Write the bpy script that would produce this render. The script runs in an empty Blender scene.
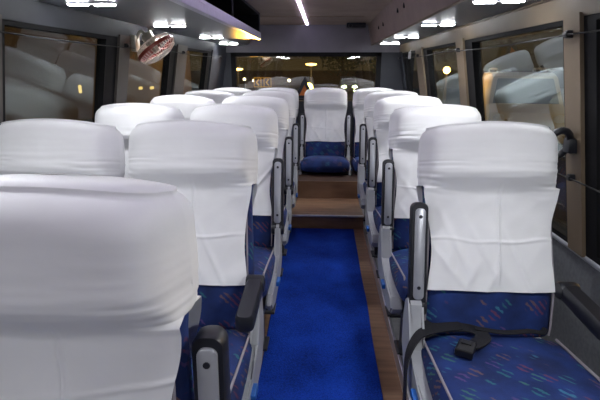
import bpy, bmesh, math, random
from mathutils import Vector, Matrix, noise

R = math.radians
sc = bpy.context.scene
COL = sc.collection

# ------------------------------------------------------------------ materials
def new_mat(name):
    m = bpy.data.materials.new(name); m.use_nodes = True
    return m, m.node_tree.nodes, m.node_tree.links, m.node_tree.nodes['Principled BSDF']

def plain(name, col, rough=.5, metal=0., var=.06, scale=30., bump=0., bscale=200., spec=.5):
    """principled with a little procedural tone variation and optional bump"""
    m, N, L, P = new_mat(name)
    tc = N.new('ShaderNodeTexCoord')
    nz = N.new('ShaderNodeTexNoise'); nz.inputs['Scale'].default_value = scale; nz.inputs['Detail'].default_value = 4
    L.new(tc.outputs['Object'], nz.inputs['Vector'])
    rp = N.new('ShaderNodeValToRGB')
    rp.color_ramp.elements[0].position = .3; rp.color_ramp.elements[1].position = .7
    rp.color_ramp.elements[0].color = tuple(c*(1-var) for c in col)+(1,)
    rp.color_ramp.elements[1].color = tuple(min(1, c*(1+var)) for c in col)+(1,)
    L.new(nz.outputs['Fac'], rp.inputs['Fac']); L.new(rp.outputs['Color'], P.inputs['Base Color'])
    P.inputs['Roughness'].default_value = rough; P.inputs['Metallic'].default_value = metal
    P.inputs['Specular IOR Level'].default_value = spec
    if bump:
        n2 = N.new('ShaderNodeTexNoise'); n2.inputs['Scale'].default_value = bscale; n2.inputs['Detail'].default_value = 3
        L.new(tc.outputs['Object'], n2.inputs['Vector'])
        b = N.new('ShaderNodeBump'); b.inputs['Strength'].default_value = bump; b.inputs['Distance'].default_value = .004
        L.new(n2.outputs['Fac'], b.inputs['Height']); L.new(b.outputs['Normal'], P.inputs['Normal'])
    return m

def emis(name, col, strength):
    m = bpy.data.materials.new(name); m.use_nodes = True
    N = m.node_tree.nodes; L = m.node_tree.links; N.clear()
    o = N.new('ShaderNodeOutputMaterial'); e = N.new('ShaderNodeEmission')
    e.inputs['Color'].default_value = col+(1,); e.inputs['Strength'].default_value = strength
    L.new(e.outputs[0], o.inputs['Surface'])
    return m

def fabric_mat():
    m, N, L, P = new_mat('blue_patterned_fabric')
    tc = N.new('ShaderNodeTexCoord')
    nz = N.new('ShaderNodeTexNoise'); nz.inputs['Scale'].default_value = 9; nz.inputs['Detail'].default_value = 5
    L.new(tc.outputs['Object'], nz.inputs['Vector'])
    base = N.new('ShaderNodeValToRGB')
    base.color_ramp.elements[0].position = .32; base.color_ramp.elements[1].position = .7
    base.color_ramp.elements[0].color = (.009, .017, .068, 1)
    base.color_ramp.elements[1].color = (.016, .042, .185, 1)
    L.new(nz.outputs['Fac'], base.inputs['Fac'])
    v = N.new('ShaderNodeTexVoronoi'); v.inputs['Scale'].default_value = 19; v.inputs['Randomness'].default_value = .85
    L.new(tc.outputs['Object'], v.inputs['Vector'])
    sep = N.new('ShaderNodeSeparateColor'); L.new(v.outputs['Color'], sep.inputs['Color'])
    # motif mask: inside the cell core, broken into slanted strokes
    core = N.new('ShaderNodeMapRange'); core.inputs['From Min'].default_value = .36; core.inputs['From Max'].default_value = .46
    core.inputs['To Min'].default_value = 1; core.inputs['To Max'].default_value = 0
    L.new(v.outputs['Distance'], core.inputs['Value'])
    w = N.new('ShaderNodeTexWave'); w.inputs['Scale'].default_value = 22; w.inputs['Distortion'].default_value = 2.2
    w.inputs['Detail Scale'].default_value = 3; w.bands_direction = 'DIAGONAL'
    L.new(tc.outputs['Object'], w.inputs['Vector'])
    wm = N.new('ShaderNodeMapRange'); wm.inputs['From Min'].default_value = .62; wm.inputs['From Max'].default_value = .8
    L.new(w.outputs['Fac'], wm.inputs['Value'])
    mk = N.new('ShaderNodeMath'); mk.operation = 'MULTIPLY'
    L.new(core.outputs[0], mk.inputs[0]); L.new(wm.outputs[0], mk.inputs[1])
    mk2 = N.new('ShaderNodeMath'); mk2.operation = 'MULTIPLY'; mk2.inputs[1].default_value = .62
    L.new(mk.outputs[0], mk2.inputs[0])
    cr = N.new('ShaderNodeValToRGB'); cr.color_ramp.interpolation = 'CONSTANT'
    els = [(0, (.03, .16, .17)), (.25, (.17, .045, .07)), (.45, (.05, .22, .30)), (.62, (.19, .10, .07)), (.78, (.06, .19, .12)), (.9, (.12, .06, .20))]
    cr.color_ramp.elements[0].color = els[0][1]+(1,); cr.color_ramp.elements[1].position = els[1][0]; cr.color_ramp.elements[1].color = els[1][1]+(1,)
    for p, c in els[2:]:
        e = cr.color_ramp.elements.new(p); e.color = c+(1,)
    L.new(sep.outputs['Red'], cr.inputs['Fac'])
    mix = N.new('ShaderNodeMix'); mix.data_type = 'RGBA'
    L.new(mk2.outputs[0], mix.inputs['Factor']); L.new(base.outputs['Color'], mix.inputs['A']); L.new(cr.outputs['Color'], mix.inputs['B'])
    L.new(mix.outputs['Result'], P.inputs['Base Color'])
    P.inputs['Roughness'].default_value = .75; P.inputs['Specular IOR Level'].default_value = .3
    n2 = N.new('ShaderNodeTexNoise'); n2.inputs['Scale'].default_value = 400
    L.new(tc.outputs['Object'], n2.inputs['Vector'])
    b = N.new('ShaderNodeBump'); b.inputs['Strength'].default_value = .25; b.inputs['Distance'].default_value = .002
    L.new(n2.outputs['Fac'], b.inputs['Height']); L.new(b.outputs['Normal'], P.inputs['Normal'])
    return m

def cover_mat():
    m, N, L, P = new_mat('white_cover_cloth')
    tc = N.new('ShaderNodeTexCoord')
    nz = N.new('ShaderNodeTexNoise'); nz.inputs['Scale'].default_value = 5; nz.inputs['Detail'].default_value = 5
    L.new(tc.outputs['Object'], nz.inputs['Vector'])
    rp = N.new('ShaderNodeValToRGB')
    rp.color_ramp.elements[0].position = .3; rp.color_ramp.elements[1].position = .7
    rp.color_ramp.elements[0].color = (.78, .775, .785, 1); rp.color_ramp.elements[1].color = (.84, .84, .845, 1)
    L.new(nz.outputs['Fac'], rp.inputs['Fac']); L.new(rp.outputs['Color'], P.inputs['Base Color'])
    P.inputs['Roughness'].default_value = .85; P.inputs['Specular IOR Level'].default_value = .2
    P.inputs['Sheen Weight'].default_value = .15
    mp = N.new('ShaderNodeMapping'); mp.inputs['Scale'].default_value = (6, 9, 15)
    L.new(tc.outputs['Object'], mp.inputs['Vector'])
    n2 = N.new('ShaderNodeTexNoise'); n2.inputs['Scale'].default_value = 1.0; n2.inputs['Detail'].default_value = 4; n2.inputs['Roughness'].default_value = .5
    L.new(mp.outputs[0], n2.inputs['Vector'])
    b = N.new('ShaderNodeBump'); b.inputs['Strength'].default_value = .13; b.inputs['Distance'].default_value = .012
    L.new(n2.outputs['Fac'], b.inputs['Height']); L.new(b.outputs['Normal'], P.inputs['Normal'])
    return m

def carpet_mat():
    m, N, L, P = new_mat('royal_blue_carpet')
    tc = N.new('ShaderNodeTexCoord')
    n1 = N.new('ShaderNodeTexNoise'); n1.inputs['Scale'].default_value = 5; n1.inputs['Detail'].default_value = 6
    n2 = N.new('ShaderNodeTexNoise'); n2.inputs['Scale'].default_value = 190; n2.inputs['Detail'].default_value = 2
    L.new(tc.outputs['Object'], n1.inputs['Vector']); L.new(tc.outputs['Object'], n2.inputs['Vector'])
    ad = N.new('ShaderNodeMath'); ad.operation = 'MULTIPLY_ADD'; ad.inputs[1].default_value = .55
    sc_ = N.new('ShaderNodeMath'); sc_.operation = 'MULTIPLY'; sc_.inputs[1].default_value = .45
    L.new(n1.outputs['Fac'], sc_.inputs[0]); L.new(n2.outputs['Fac'], ad.inputs[0]); L.new(sc_.outputs[0], ad.inputs[2])
    rp = N.new('ShaderNodeValToRGB')
    rp.color_ramp.elements[0].position = .33; rp.color_ramp.elements[1].position = .68
    rp.color_ramp.elements[0].color = (.004, .016, .14, 1); rp.color_ramp.elements[1].color = (.010, .058, .46, 1)
    L.new(ad.outputs[0], rp.inputs['Fac']); L.new(rp.outputs['Color'], P.inputs['Base Color'])
    P.inputs['Roughness'].default_value = .95; P.inputs['Specular IOR Level'].default_value = .1
    b = N.new('ShaderNodeBump'); b.inputs['Strength'].default_value = .7; b.inputs['Distance'].default_value = .006
    L.new(n2.outputs['Fac'], b.inputs['Height']); L.new(b.outputs['Normal'], P.inputs['Normal'])
    return m

def wood_mat():
    m, N, L, P = new_mat('brown_vinyl_floor')
    tc = N.new('ShaderNodeTexCoord')
    mp = N.new('ShaderNodeMapping'); mp.inputs['Scale'].default_value = (3, 40, 12)
    L.new(tc.outputs['Object'], mp.inputs['Vector'])
    nz = N.new('ShaderNodeTexNoise'); nz.inputs['Scale'].default_value = 1; nz.inputs['Detail'].default_value = 6
    L.new(mp.outputs[0], nz.inputs['Vector'])
    rp = N.new('ShaderNodeValToRGB')
    rp.color_ramp.elements[0].position = .3; rp.color_ramp.elements[1].position = .72
    rp.color_ramp.elements[0].color = (.14, .075, .042, 1); rp.color_ramp.elements[1].color = (.26, .15, .088, 1)
    L.new(nz.outputs['Fac'], rp.inputs['Fac']); L.new(rp.outputs['Color'], P.inputs['Base Color'])
    P.inputs['Roughness'].default_value = .4
    return m

def glass_mat(name, refl=.24, tint=(.75, .8, .78), rtint=(.74, .88, .88), dirt=.03):
    """night bus glazing: tinted see-through glass with a strong mirror image of the lit cabin"""
    m = bpy.data.materials.new(name); m.use_nodes = True
    N = m.node_tree.nodes; L = m.node_tree.links; N.clear()
    o = N.new('ShaderNodeOutputMaterial')
    t = N.new('ShaderNodeBsdfTransparent'); t.inputs['Color'].default_value = tint+(1,)
    g = N.new('ShaderNodeBsdfGlossy'); g.inputs['Color'].default_value = rtint+(1,); g.inputs['Roughness'].default_value = .012
    lw = N.new('ShaderNodeLayerWeight'); lw.inputs['Blend'].default_value = .35
    mr = N.new('ShaderNodeMapRange'); mr.inputs['To Min'].default_value = refl; mr.inputs['To Max'].default_value = min(1, refl+.26)
    L.new(lw.outputs['Fresnel'], mr.inputs['Value'])
    mx = N.new('ShaderNodeMixShader'); L.new(mr.outputs[0], mx.inputs[0]); L.new(t.outputs[0], mx.inputs[1]); L.new(g.outputs[0], mx.inputs[2])
    tc = N.new('ShaderNodeTexCoord'); nz = N.new('ShaderNodeTexNoise'); nz.inputs['Scale'].default_value = 4; nz.inputs['Detail'].default_value = 6
    L.new(tc.outputs['Object'], nz.inputs['Vector'])
    d = N.new('ShaderNodeBsdfDiffuse'); d.inputs['Color'].default_value = (.35, .35, .33, 1)
    ms = N.new('ShaderNodeMath'); ms.operation = 'MULTIPLY'; ms.inputs[1].default_value = dirt*2
    L.new(nz.outputs['Fac'], ms.inputs[0])
    m2 = N.new('ShaderNodeMixShader'); L.new(ms.outputs[0], m2.inputs[0]); L.new(mx.outputs[0], m2.inputs[1]); L.new(d.outputs[0], m2.inputs[2])
    L.new(m2.outputs[0], o.inputs['Surface'])
    return m

M = {
    'fabric': fabric_mat(), 'cover': cover_mat(), 'carpet': carpet_mat(), 'wood': wood_mat(),
    'wood_dark': plain('dark_brown_platform_vinyl', (.045, .022, .013), .5, 0, .25, 12),
    'piping': plain('grey_piping', (.30, .27, .30), .6),
    'black': plain('black_plastic', (.012, .013, .018), .42, 0, .1, 40),
    'belt': plain('black_webbing', (.009, .009, .012), .7, 0, .2, 120, .3, 500),
    'buckle': plain('black_buckle_plastic', (.006, .006, .008), .3),
    'grey': plain('light_grey_plastic', (.33, .34, .36), .45, 0, .05, 20),
    'plate': plain('silver_grey_plate', (.36, .37, .40), .35, .25, .05, 20),
    'steel': plain('grey_painted_steel', (.12, .125, .14), .45, .3),
    'dark_steel': plain('dark_painted_steel', (.03, .03, .035), .5, .2),
    'blue_tab': plain('blue_plastic_lever', (.02, .12, .42), .4),
    'alu': plain('aluminium_trim', (.55, .55, .57), .32, .8),
    'wall_grey': plain('grey_wall_panel', (.115, .12, .13), .7, 0, .18, 60, .15, 300),
    'plinth': plain('pale_grey_plinth_vinyl', (.24, .24, .25), .6, 0, .12, 30),
    'wall_blue': plain('blue_grey_moulding', (.030, .033, .043), .6, 0, .08, 10),
    'cream': plain('cream_plastic_moulding', (.165, .122, .078), .55, 0, .08, 6),
    'brown_panel': plain('brown_grey_locker_panel', (.31, .235, .18), .5, 0, .10, 8),
    'brown_pillar': plain('taupe_pillar_moulding', (.062, .053, .046), .55, 0, .08, 6),
    'under': plain('glossy_grey_laminate', (.12, .125, .135), .36, 0, .06, 4, spec=.35),
    'lip': plain('pale_grey_lip', (.42, .40, .50), .35, .3),
    'ceil': plain('brown_grey_ceiling', (.33, .25, .20), .65, 0, .12, 5),
    'header': plain('grey_rear_header', (.20, .19, .215), .6, 0, .06, 8),
    'gasket': plain('black_rubber_gasket', (.009, .009, .010), .7, spec=.15),
    'glass': glass_mat('night_side_glass', .10),
    'glass_rear': glass_mat('night_rear_glass', .17, (.8, .82, .76), (.9, .9, .88), .02),
    'led': emis('cool_white_led', (.93, .96, 1.0), 70),
    'led_violet': emis('violet_white_led', (.74, .67, 1.0), 9),
    'chrome': plain('worn_chrome', (.62, .57, .48), .3, .6),
    'cage': plain('pale_wire', (.80, .74, .66), .4, 0),
    'red': plain('red_brown_plastic', (.24, .035, .02), .4),
    'white_pl': plain('white_plastic', (.7, .7, .7), .4),
    'wire': plain('grey_curtain_wire', (.035, .035, .035), .7, 0, spec=.2),
    'asphalt': plain('asphalt', (.035, .033, .03), .9, 0, .3, 2),
    'lamp_glow': emis('sodium_lamp', (1.0, .55, .12), 9),
    'lamp_glow2': emis('bright_sodium_lamp', (1.0, .50, .10), 26),
    'lamp_spot': emis('ground_spot_lamp', (1.0, .72, .15), 22),
    'headlight': emis('headlight_lens', (.85, 1.0, .45), 22),
    'bulb': emis('small_warm_bulb', (1.0, .8, .5), 5),
    'lit_win': emis('lit_window_yellow', (1.0, .70, .20), .9),
    'orange': plain('orange_reflector', (.55, .16, .03), .4),
    'leaf': plain('dark_leaves', (.030, .045, .014), .8, 0, .4, 3),
    'bark': plain('bark', (.05, .035, .02), .9),
    'plaster': plain('ochre_plaster', (.16, .11, .06), .9, 0, .2, .6),
    'yellow': plain('reflective_yellow', (.75, .50, .04), .5),
    'sign_dark': plain('dark_sign_board', (.03, .025, .015), .6),
    'van': plain('cream_van_paint', (.55, .47, .30), .3),
    'car': plain('dark_car_paint', (.05, .05, .055), .3),
    'tyre': plain('tyre_rubber', (.015, .015, .015), .9),
    'carglass': plain('dark_vehicle_glass', (.02, .022, .024), .08),
}

# ------------------------------------------------------------------ mesh helpers
class MB:
    def __init__(self): self.bm = bmesh.new()
    def box(self, c, s, rot=None, bevel=0.):
        m = Matrix.Translation(c)
        if rot is not None: m = m @ rot
        r = bmesh.ops.create_cube(self.bm, size=1, matrix=m @ Matrix.Diagonal((s[0], s[1], s[2], 1)))
        if bevel:
            es = list({e for v in r['verts'] for e in v.link_edges})
            bmesh.ops.bevel(self.bm, geom=es, offset=bevel, segments=2, profile=.6, affect='EDGES')
        return self
    def hexa(self, p):
        v = [self.bm.verts.new(q) for q in p]      # 0-3 one end (ccw), 4-7 other end
        for f in ((0, 3, 2, 1), (4, 5, 6, 7), (0, 1, 5, 4), (1, 2, 6, 5), (2, 3, 7, 6), (3, 0, 4, 7)):
            self.bm.faces.new([v[i] for i in f])
        return self
    def tube(self, pts, r, n=8, closed=False):
        pts = [Vector(p) for p in pts]; rings = []; k = len(pts); up = None
        for i, p in enumerate(pts):
            a = pts[(i-1) % k] if (closed or i) else p
            b = pts[(i+1) % k] if (closed or i < k-1) else p
            d = (b-a).normalized()
            if up is None: up = Vector((0, 0, 1)) if abs(d.z) < .9 else Vector((1, 0, 0))
            x = d.cross(up)
            if x.length < 1e-4: x = d.cross(Vector((0, 1, 0)))
            x.normalize(); y = x.cross(d).normalized(); up = y
            rr = r[i] if isinstance(r, (list, tuple)) else r
            rings.append([self.bm.verts.new(p + x*rr*math.cos(t*2*math.pi/n) + y*rr*math.sin(t*2*math.pi/n)) for t in range(n)])
        m = k if closed else k-1
        for i in range(m):
            A, B = rings[i], rings[(i+1) % k]
            for t in range(n): self.bm.faces.new((A[t], A[(t+1) % n], B[(t+1) % n], B[t]))
        if not closed:
            self.bm.faces.new(rings[0]); self.bm.faces.new(rings[-1][::-1])
        return self
    def lathe(self, prof, mat=None, n=24):
        mat = mat or Matrix(); rings = []
        for (r, z) in prof:
            rings.append([self.bm.verts.new(mat @ Vector((max(r, 1e-4)*math.cos(a*2*math.pi/n), max(r, 1e-4)*math.sin(a*2*math.pi/n), z))) for a in range(n)])
        for A, B in zip(rings, rings[1:]):
            for t in range(n): self.bm.faces.new((A[t], A[(t+1) % n], B[(t+1) % n], B[t]))
        self.bm.faces.new(rings[0][::-1]); self.bm.faces.new(rings[-1])
        return self
    def prism(self, poly, axis, a, b):
        """poly of 2-D points extruded along an axis: x -> (y,z), y -> (x,z), z -> (x,y)"""
        def P(p, t):
            return {'x': (t, p[0], p[1]), 'y': (p[0], t, p[1]), 'z': (p[0], p[1], t)}[axis]
        A = [self.bm.verts.new(P(p, a)) for p in poly]; B = [self.bm.verts.new(P(p, b)) for p in poly]
        n = len(poly)
        self.bm.faces.new(A); self.bm.faces.new(B[::-1])
        for i in range(n): self.bm.faces.new((A[i], B[i], B[(i+1) % n], A[(i+1) % n]))
        return self
    def loft(self, rings, cap0=True, cap1=True):
        V = [[self.bm.verts.new(p) for p in r] for r in rings]; n = len(V[0])
        for A, B in zip(V, V[1:]):
            for t in range(n): self.bm.faces.new((A[t], A[(t+1) % n], B[(t+1) % n], B[t]))
        if cap0: self.bm.faces.new(V[0][::-1])
        if cap1: self.bm.faces.new(V[-1])
        return self
    def ribbon(self, pts, wdirs, width, th=.003):
        pts = [Vector(p) for p in pts]; rings = []
        for i, p in enumerate(pts):
            d = (pts[min(i+1, len(pts)-1)]-pts[max(i-1, 0)]).normalized()
            w = Vector(wdirs[i] if isinstance(wdirs, list) else wdirs).normalized(); w = (w-d*w.dot(d)).normalized()
            n = w.cross(d).normalized()
            rings.append([p+w*width/2+n*th, p-w*width/2+n*th, p-w*width/2-n*th, p+w*width/2-n*th])
        return self.loft(rings)
    def mesh(self, name, smooth=False, angle=40):
        bmesh.ops.recalc_face_normals(self.bm, faces=self.bm.faces)
        me = bpy.data.meshes.new(name); self.bm.to_mesh(me); self.bm.free()
        if smooth:
            for p in me.polygons: p.use_smooth = True
            me.set_sharp_from_angle(angle=R(angle))
        return me
    def build(self, name, mat, parent=None, smooth=False, angle=40):
        me = self.mesh(name, smooth, angle); me.materials.append(mat)
        return link(name, me, parent)

def link(name, me, parent=None):
    o = bpy.data.objects.new(name, me); COL.objects.link(o); o.parent = parent
    return o
def tag(o, label, cat, group=None):
    o['label'] = label; o['category'] = cat
    if group: o['group'] = group
    return o
def thing(name, loc, label, cat, group=None):
    o = bpy.data.objects.new(name, None); COL.objects.link(o); o.location = loc; o.empty_display_size = .05
    return tag(o, label, cat, group)
def struct(o):
    o['kind'] = 'structure'; return o

def smooth_path(pts, n=8):
    pts = [Vector(p) for p in pts]; out = []
    P = [pts[0]]+pts+[pts[-1]]
    for i in range(1, len(P)-2):
        for k in range(n):
            t = k/n; a, b, c, d = P[i-1], P[i], P[i+1], P[i+2]
            out.append(.5*((2*b)+(c-a)*t+(2*a-5*b+4*c-d)*t*t+(3*b-a-3*c+d)*t**3))
    out.append(pts[-1]); return out

# ------------------------------------------------------------------ cabin shell
# metres; floor at z = 0, camera above the origin looking along +Y (to the rear of the bus)
SILL, WTOP, CEIL = .56, 1.43, 1.715
Y0, Y1 = -1.3, 5.36
TILT = .18
def xw(side, z):
    """inner wall face; side +1 right, -1 left; the windows lean inwards towards the roof"""
    base = .86 if side > 0 else 1.13
    return side*(base+TILT*(WTOP-max(z, SILL)))
def slab(mb, side, ya, yb, za, zb, inn, out):
    """tilted panel between two heights, from `inn` inside the wall face to `out` outside"""
    s = side
    def x(z, d): return xw(s, z)-s*d
    return mb.hexa([(x(za, inn), ya, za), (x(za, -out), ya, za), (x(zb, -out), ya, zb), (x(zb, inn), ya, zb),
                    (x(za, inn), yb, za), (x(za, -out), yb, za), (x(zb, -out), yb, zb), (x(zb, inn), yb, zb)])

fl = MB(); fl.box(((.86-1.13)/2-.02, (Y0+Y1)/2, -.03), (2.5, Y1-Y0, .06)); struct(fl.build('floor', M['wood']))
ce = MB(); ce.box((-.135, (Y0+Y1)/2, CEIL+.02), (1.99, Y1-Y0, .04)); struct(ce.build('ceiling', M['ceil']))
cj = MB()
for y in (1.3, 2.9, 4.45): cj.box((-.135, y, CEIL-.002), (1.0, .02, .006), None, .001)
struct(cj.build('trim_1', M['brown_panel']))

PILL = {1: [(-.35, -.2), (1.64, 1.745), (2.95, 3.10), (4.15, 4.42), (5.2, Y1)], -1: [(-.5, -.35), (1.46, 1.61), (2.55, 2.69), (3.57, 3.82), (4.68, Y1)]}
WN = 1
for side, nm in ((1, 'right'), (-1, 'left')):
    mb = MB()
    xi, xo = sorted((xw(side, SILL), xw(side, SILL)+side*.05))
    mb.box(((xi+xo)/2, (Y0+Y1)/2, SILL/2), (.05, Y1-Y0, SILL))
    w = struct(mb.build('wall_'+nm, M['wall_grey']))
    s = MB(); s.tube([(xw(side, SILL)+side*.002, Y0, SILL-.004), (xw(side, SILL)+side*.002, Y1, SILL-.004)], .016, 10)
    struct(s.build('trim_'+('2' if side > 0 else '3'), M['plate'], None, True))
    h = MB(); slab(h, side, Y0, Y1, WTOP, CEIL+.03, .0, .05)
    slab(h, side, Y0, Y1, WTOP-.012, WTOP+.062, .012, .0)
    struct(h.build('trim_'+('4' if side > 0 else '5'), M['cream' if side > 0 else 'wall_blue']))
    for i, (a, b) in enumerate(PILL[side]):
        p = MB(); slab(p, side, a, b, SILL, WTOP, .022, .05)
        last = i == len(PILL[side])-1
        struct(p.build('window_pillar', M['wall_blue' if last else ('cream' if side > 0 else 'brown_pillar')]))
    edges = PILL[side]
    for i, ((a0, a1), (b0, b1)) in enumerate(zip(edges, edges[1:])):
        fr = MB(); g = .055
        slab(fr, side, a1, b0, SILL, SILL+.03, .008, .04); slab(fr, side, a1, b0, WTOP-.03, WTOP, .008, .04)
        slab(fr, side, a1, a1+g*.6, SILL+.03, WTOP-.03, .008, .04); slab(fr, side, b0-g*(2.4 if i else 1.3), b0, SILL+.03, WTOP-.03, .008, .04)
        f = struct(fr.build('window_%d' % WN, M['gasket'])); WN += 1
        pn = MB(); slab(pn, side, a1+.02, b0-.02, SILL+.02, WTOP-.02, -.018, .022)
        # single outer face is enough for a pane: keep only a thin sheet
        pn.bm.free(); pn = MB()
        vs = [pn.bm.verts.new((xw(side, z)+side*.02, y, z)) for (y, z) in ((a1+.01, SILL+.01), (b0-.01, SILL+.01), (b0-.01, WTOP-.01), (a1+.01, WTOP-.01))]
        pn.bm.faces.new(vs); pn.build('pane', M['glass'], f)

# rear wall with its window
XL, XR = xw(-1, SILL), xw(1, SILL)
RW = (-1.06, .645, .72, 1.43)
rw = MB()
rw.box(((XL+XR)/2, Y1+.03, RW[2]/2), (XR-XL, .06, RW[2]))
rw.box(((XL+RW[0])/2, Y1+.03, (RW[2]+RW[3])/2), (RW[0]-XL, .06, RW[3]-RW[2]))
rw.box(((XR+RW[1])/2, Y1+.03, (RW[2]+RW[3])/2), (XR-RW[1], .06, RW[3]-RW[2]))
struct(rw.build('wall_rear', M['wall_blue']))
hd = MB(); hd.hexa([(-1.15, Y1+.06, RW[3]), (.9, Y1+.06, RW[3]), (.9, Y1-.02, RW[3]), (-1.15, Y1-.02, RW[3]),
                    (-1.15, Y1+.06, CEIL+.02), (.9, Y1+.06, CEIL+.02), (.9, Y1-.10, CEIL+.02), (-1.15, Y1-.10, CEIL+.02)])
struct(hd.build('trim_6', M['header']))
fr = MB()
for (xa, xb, za, zb) in ((RW[0], RW[1], RW[3]-.045, RW[3]), (RW[0], RW[1], RW[2], RW[2]+.05), (RW[0], RW[0]+.055, RW[2], RW[3]), (RW[1]-.055, RW[1], RW[2], RW[3])):
    fr.box(((xa+xb)/2, Y1-.002, (za+zb)/2), (xb-xa, .05, zb-za))
f = struct(fr.build('window_%d' % WN, M['gasket'])); WN += 1
pn = MB(); pn.bm.faces.new([pn.bm.verts.new(p) for p in ((RW[0]+.03, Y1+.03, RW[2]+.03), (RW[1]-.03, Y1+.03, RW[2]+.03), (RW[1]-.03, Y1+.03, RW[3]-.03), (RW[0]+.03, Y1+.03, RW[3]-.03))])
pn.build('pane', M['glass_rear'], f)
# front bulkhead behind the camera
fw = MB()
fw.box(((XL+XR)/2, Y0-.03, .35), (XR-XL, .06, .7)); fw.box(((XL+XR)/2, Y0-.03, 1.62), (XR-XL, .06, .25))
fw.box((XL+.1, Y0-.03, 1.1), (.22, .06, .8)); fw.box((XR-.1, Y0-.03, 1.1), (.22, .06, .8))
struct(fw.build('wall_front', M['wall_blue']))

# raised seat plinths with an aluminium edge, steps at the rear of the aisle
for side, nm in ((1, '7'), (-1, '8')):
    x0 = .345 if side > 0 else -.335
    x1 = xw(side, SILL)
    p = MB(); p.box(((x0+x1)/2, (Y0+3.97)/2, .03), (abs(x1-x0), 3.97-Y0, .06)); struct(p.build('floor_plinth', M['plinth']))
    e = MB(); e.box((x0-side*.004, (Y0+3.45)/2, .032), (.012, 3.45-Y0, .066), None, .003); struct(e.build('trim_'+nm, M['alu']))
st = MB(); st.box((.005, 3.715, .058), (.66, .51, .116)); struct(st.build('floor_step', M['wood']))
nz = MB(); nz.box((.005, 3.457, .111), (.66, .022, .014), None, .003); struct(nz.build('trim_9', M['alu']))
s2 = MB(); s2.box(((XL+XR)/2, (3.97+Y1)/2, .1375), (XR-XL, Y1-3.97, .275)); struct(s2.build('floor_platform', M['wood_dark']))
s3 = MB(); s3.box((.005, 3.966, .19), (.66, .014, .17)); struct(s3.build('trim_10', M['wood']))
cp = MB()
rings = []
for i in range(61):
    y = -1.0+i*(3.44+1.0)/60
    dl = .006*noise.noise((y*2, 0, 0)); xl, xr = -.25-.018*(y-1.44)+dl+.004*math.sin(y*3), .252+.004*(y-1.4)+.006*noise.noise((y*2, 5, 0))
    zz = .009+.003*noise.noise((0, y*2, 3))
    rings.append([(xl, y, .001), (xl+.004, y, zz), (xr-.004, y, zz), (xr, y, .001)])
cp.loft(rings)
tag(cp.build('carpet_runner', M['carpet']), 'royal blue carpet runner lying along the brown aisle floor', 'carpet')

# ------------------------------------------------------------------ luggage racks
ZR = 1.505
# left: open shelf with a pale lip, ends before the rear row in a black end panel
t = thing('luggage_rack', (-1.1, -1.2, ZR), 'open overhead luggage shelf with pale metal lip and black end panel on the left', 'rack')
off = Vector((-1.1, -1.2, ZR))
def P(x, y, z): return (x-off.x, y-off.y, z-off.z)
def rbox(mb, x0, x1, y0, y1, z0, z1, bev=0.): return mb.box(P((x0+x1)/2, (y0+y1)/2, (z0+z1)/2), (x1-x0, y1-y0, z1-z0), None, bev)
m = MB(); rbox(m, -1.118, -.585, -1.28, 4.17, ZR, ZR+.018); m.build('shelf', M['under'], t)
m = MB(); rbox(m, -.59, -.555, -1.28, 4.185, ZR-.006, ZR+.034, .004); rbox(m, -.562, -.556, -1.28, 4.18, ZR+.034, ZR+.05)
m.build('shelf_lip', M['lip'], t)
m = MB(); rbox(m, -1.10, -.56, 4.10, 4.175, ZR+.018, CEIL); rbox(m, -1.10, -1.06, -1.28, 4.10, ZR+.018, CEIL); m.build('end_panel', M['gasket'], t)
m = MB(); rbox(m, -1.06, -.56, -1.28, 4.10, CEIL-.02, CEIL); m.build('top_lining', M['gasket'], t)
m = MB()
for y in (.9, 3.0):
    m = MB(); m.tube([P(-.575, y, ZR+.03), P(-.575, y, CEIL-.02)], .006, 8); m.build('support_rod', M['dark_steel'], t, True)
d = MB(); d.prism([(-1.128, ZR), (-.86, ZR), (-.82, ZR+.05), (-.80, CEIL), (-1.10, CEIL)], 'y', 4.18, Y1-.03)
tag(d.build('rear_duct', M['under']), 'grey boxed duct above the rear left seats beyond the luggage shelf', 'duct')
# right: closed locker with a leaning brown front
t = thing('overhead_locker', (.86, -1.2, ZR), 'long closed brown-grey overhead locker along the right side', 'locker')
off = Vector((.86, -1.2, ZR))
XI = .53
m = MB(); rbox(m, XI, .853, -1.28, Y1-.03, ZR, ZR+.016); m.build('underside', M['under'], t)
m = MB()
def q(x, z): return (x-off.x, z-off.z)
m.prism([q(XI-.004, ZR-.002), q(XI+.012, ZR-.002), q(XI-.04, CEIL), q(XI-.058, CEIL)], 'y', -.08, Y1-.03+1.2)
m.build('front_panel', M['brown_panel'], t)
m = MB(); m.tube([P(XI-.004, -1.28, ZR-.001), P(XI-.004, Y1-.03, ZR-.001)], .006, 8); m.tube([P(.845, -1.28, ZR-.004), P(.845, Y1-.03, ZR-.004)], .007, 8)
m.build('edge_trim', M['cream'], t, True)
for (y, z) in ((3.05, 1.63), (3.3, 1.63), (4.1, 1.615), (4.42, 1.615)):
    k = (z-ZR)/(CEIL-ZR); x = XI-.004-.054*k
    m = MB(); m.lathe([(.0, -.004), (.016, -.004), (.016, .006), (.0, .007)], Matrix.Translation(P(x, y, z)) @ Matrix.Rotation(R(-90), 4, 'Y'), 16)
    m.build('hole_plug', M['gasket'], t)

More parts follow.
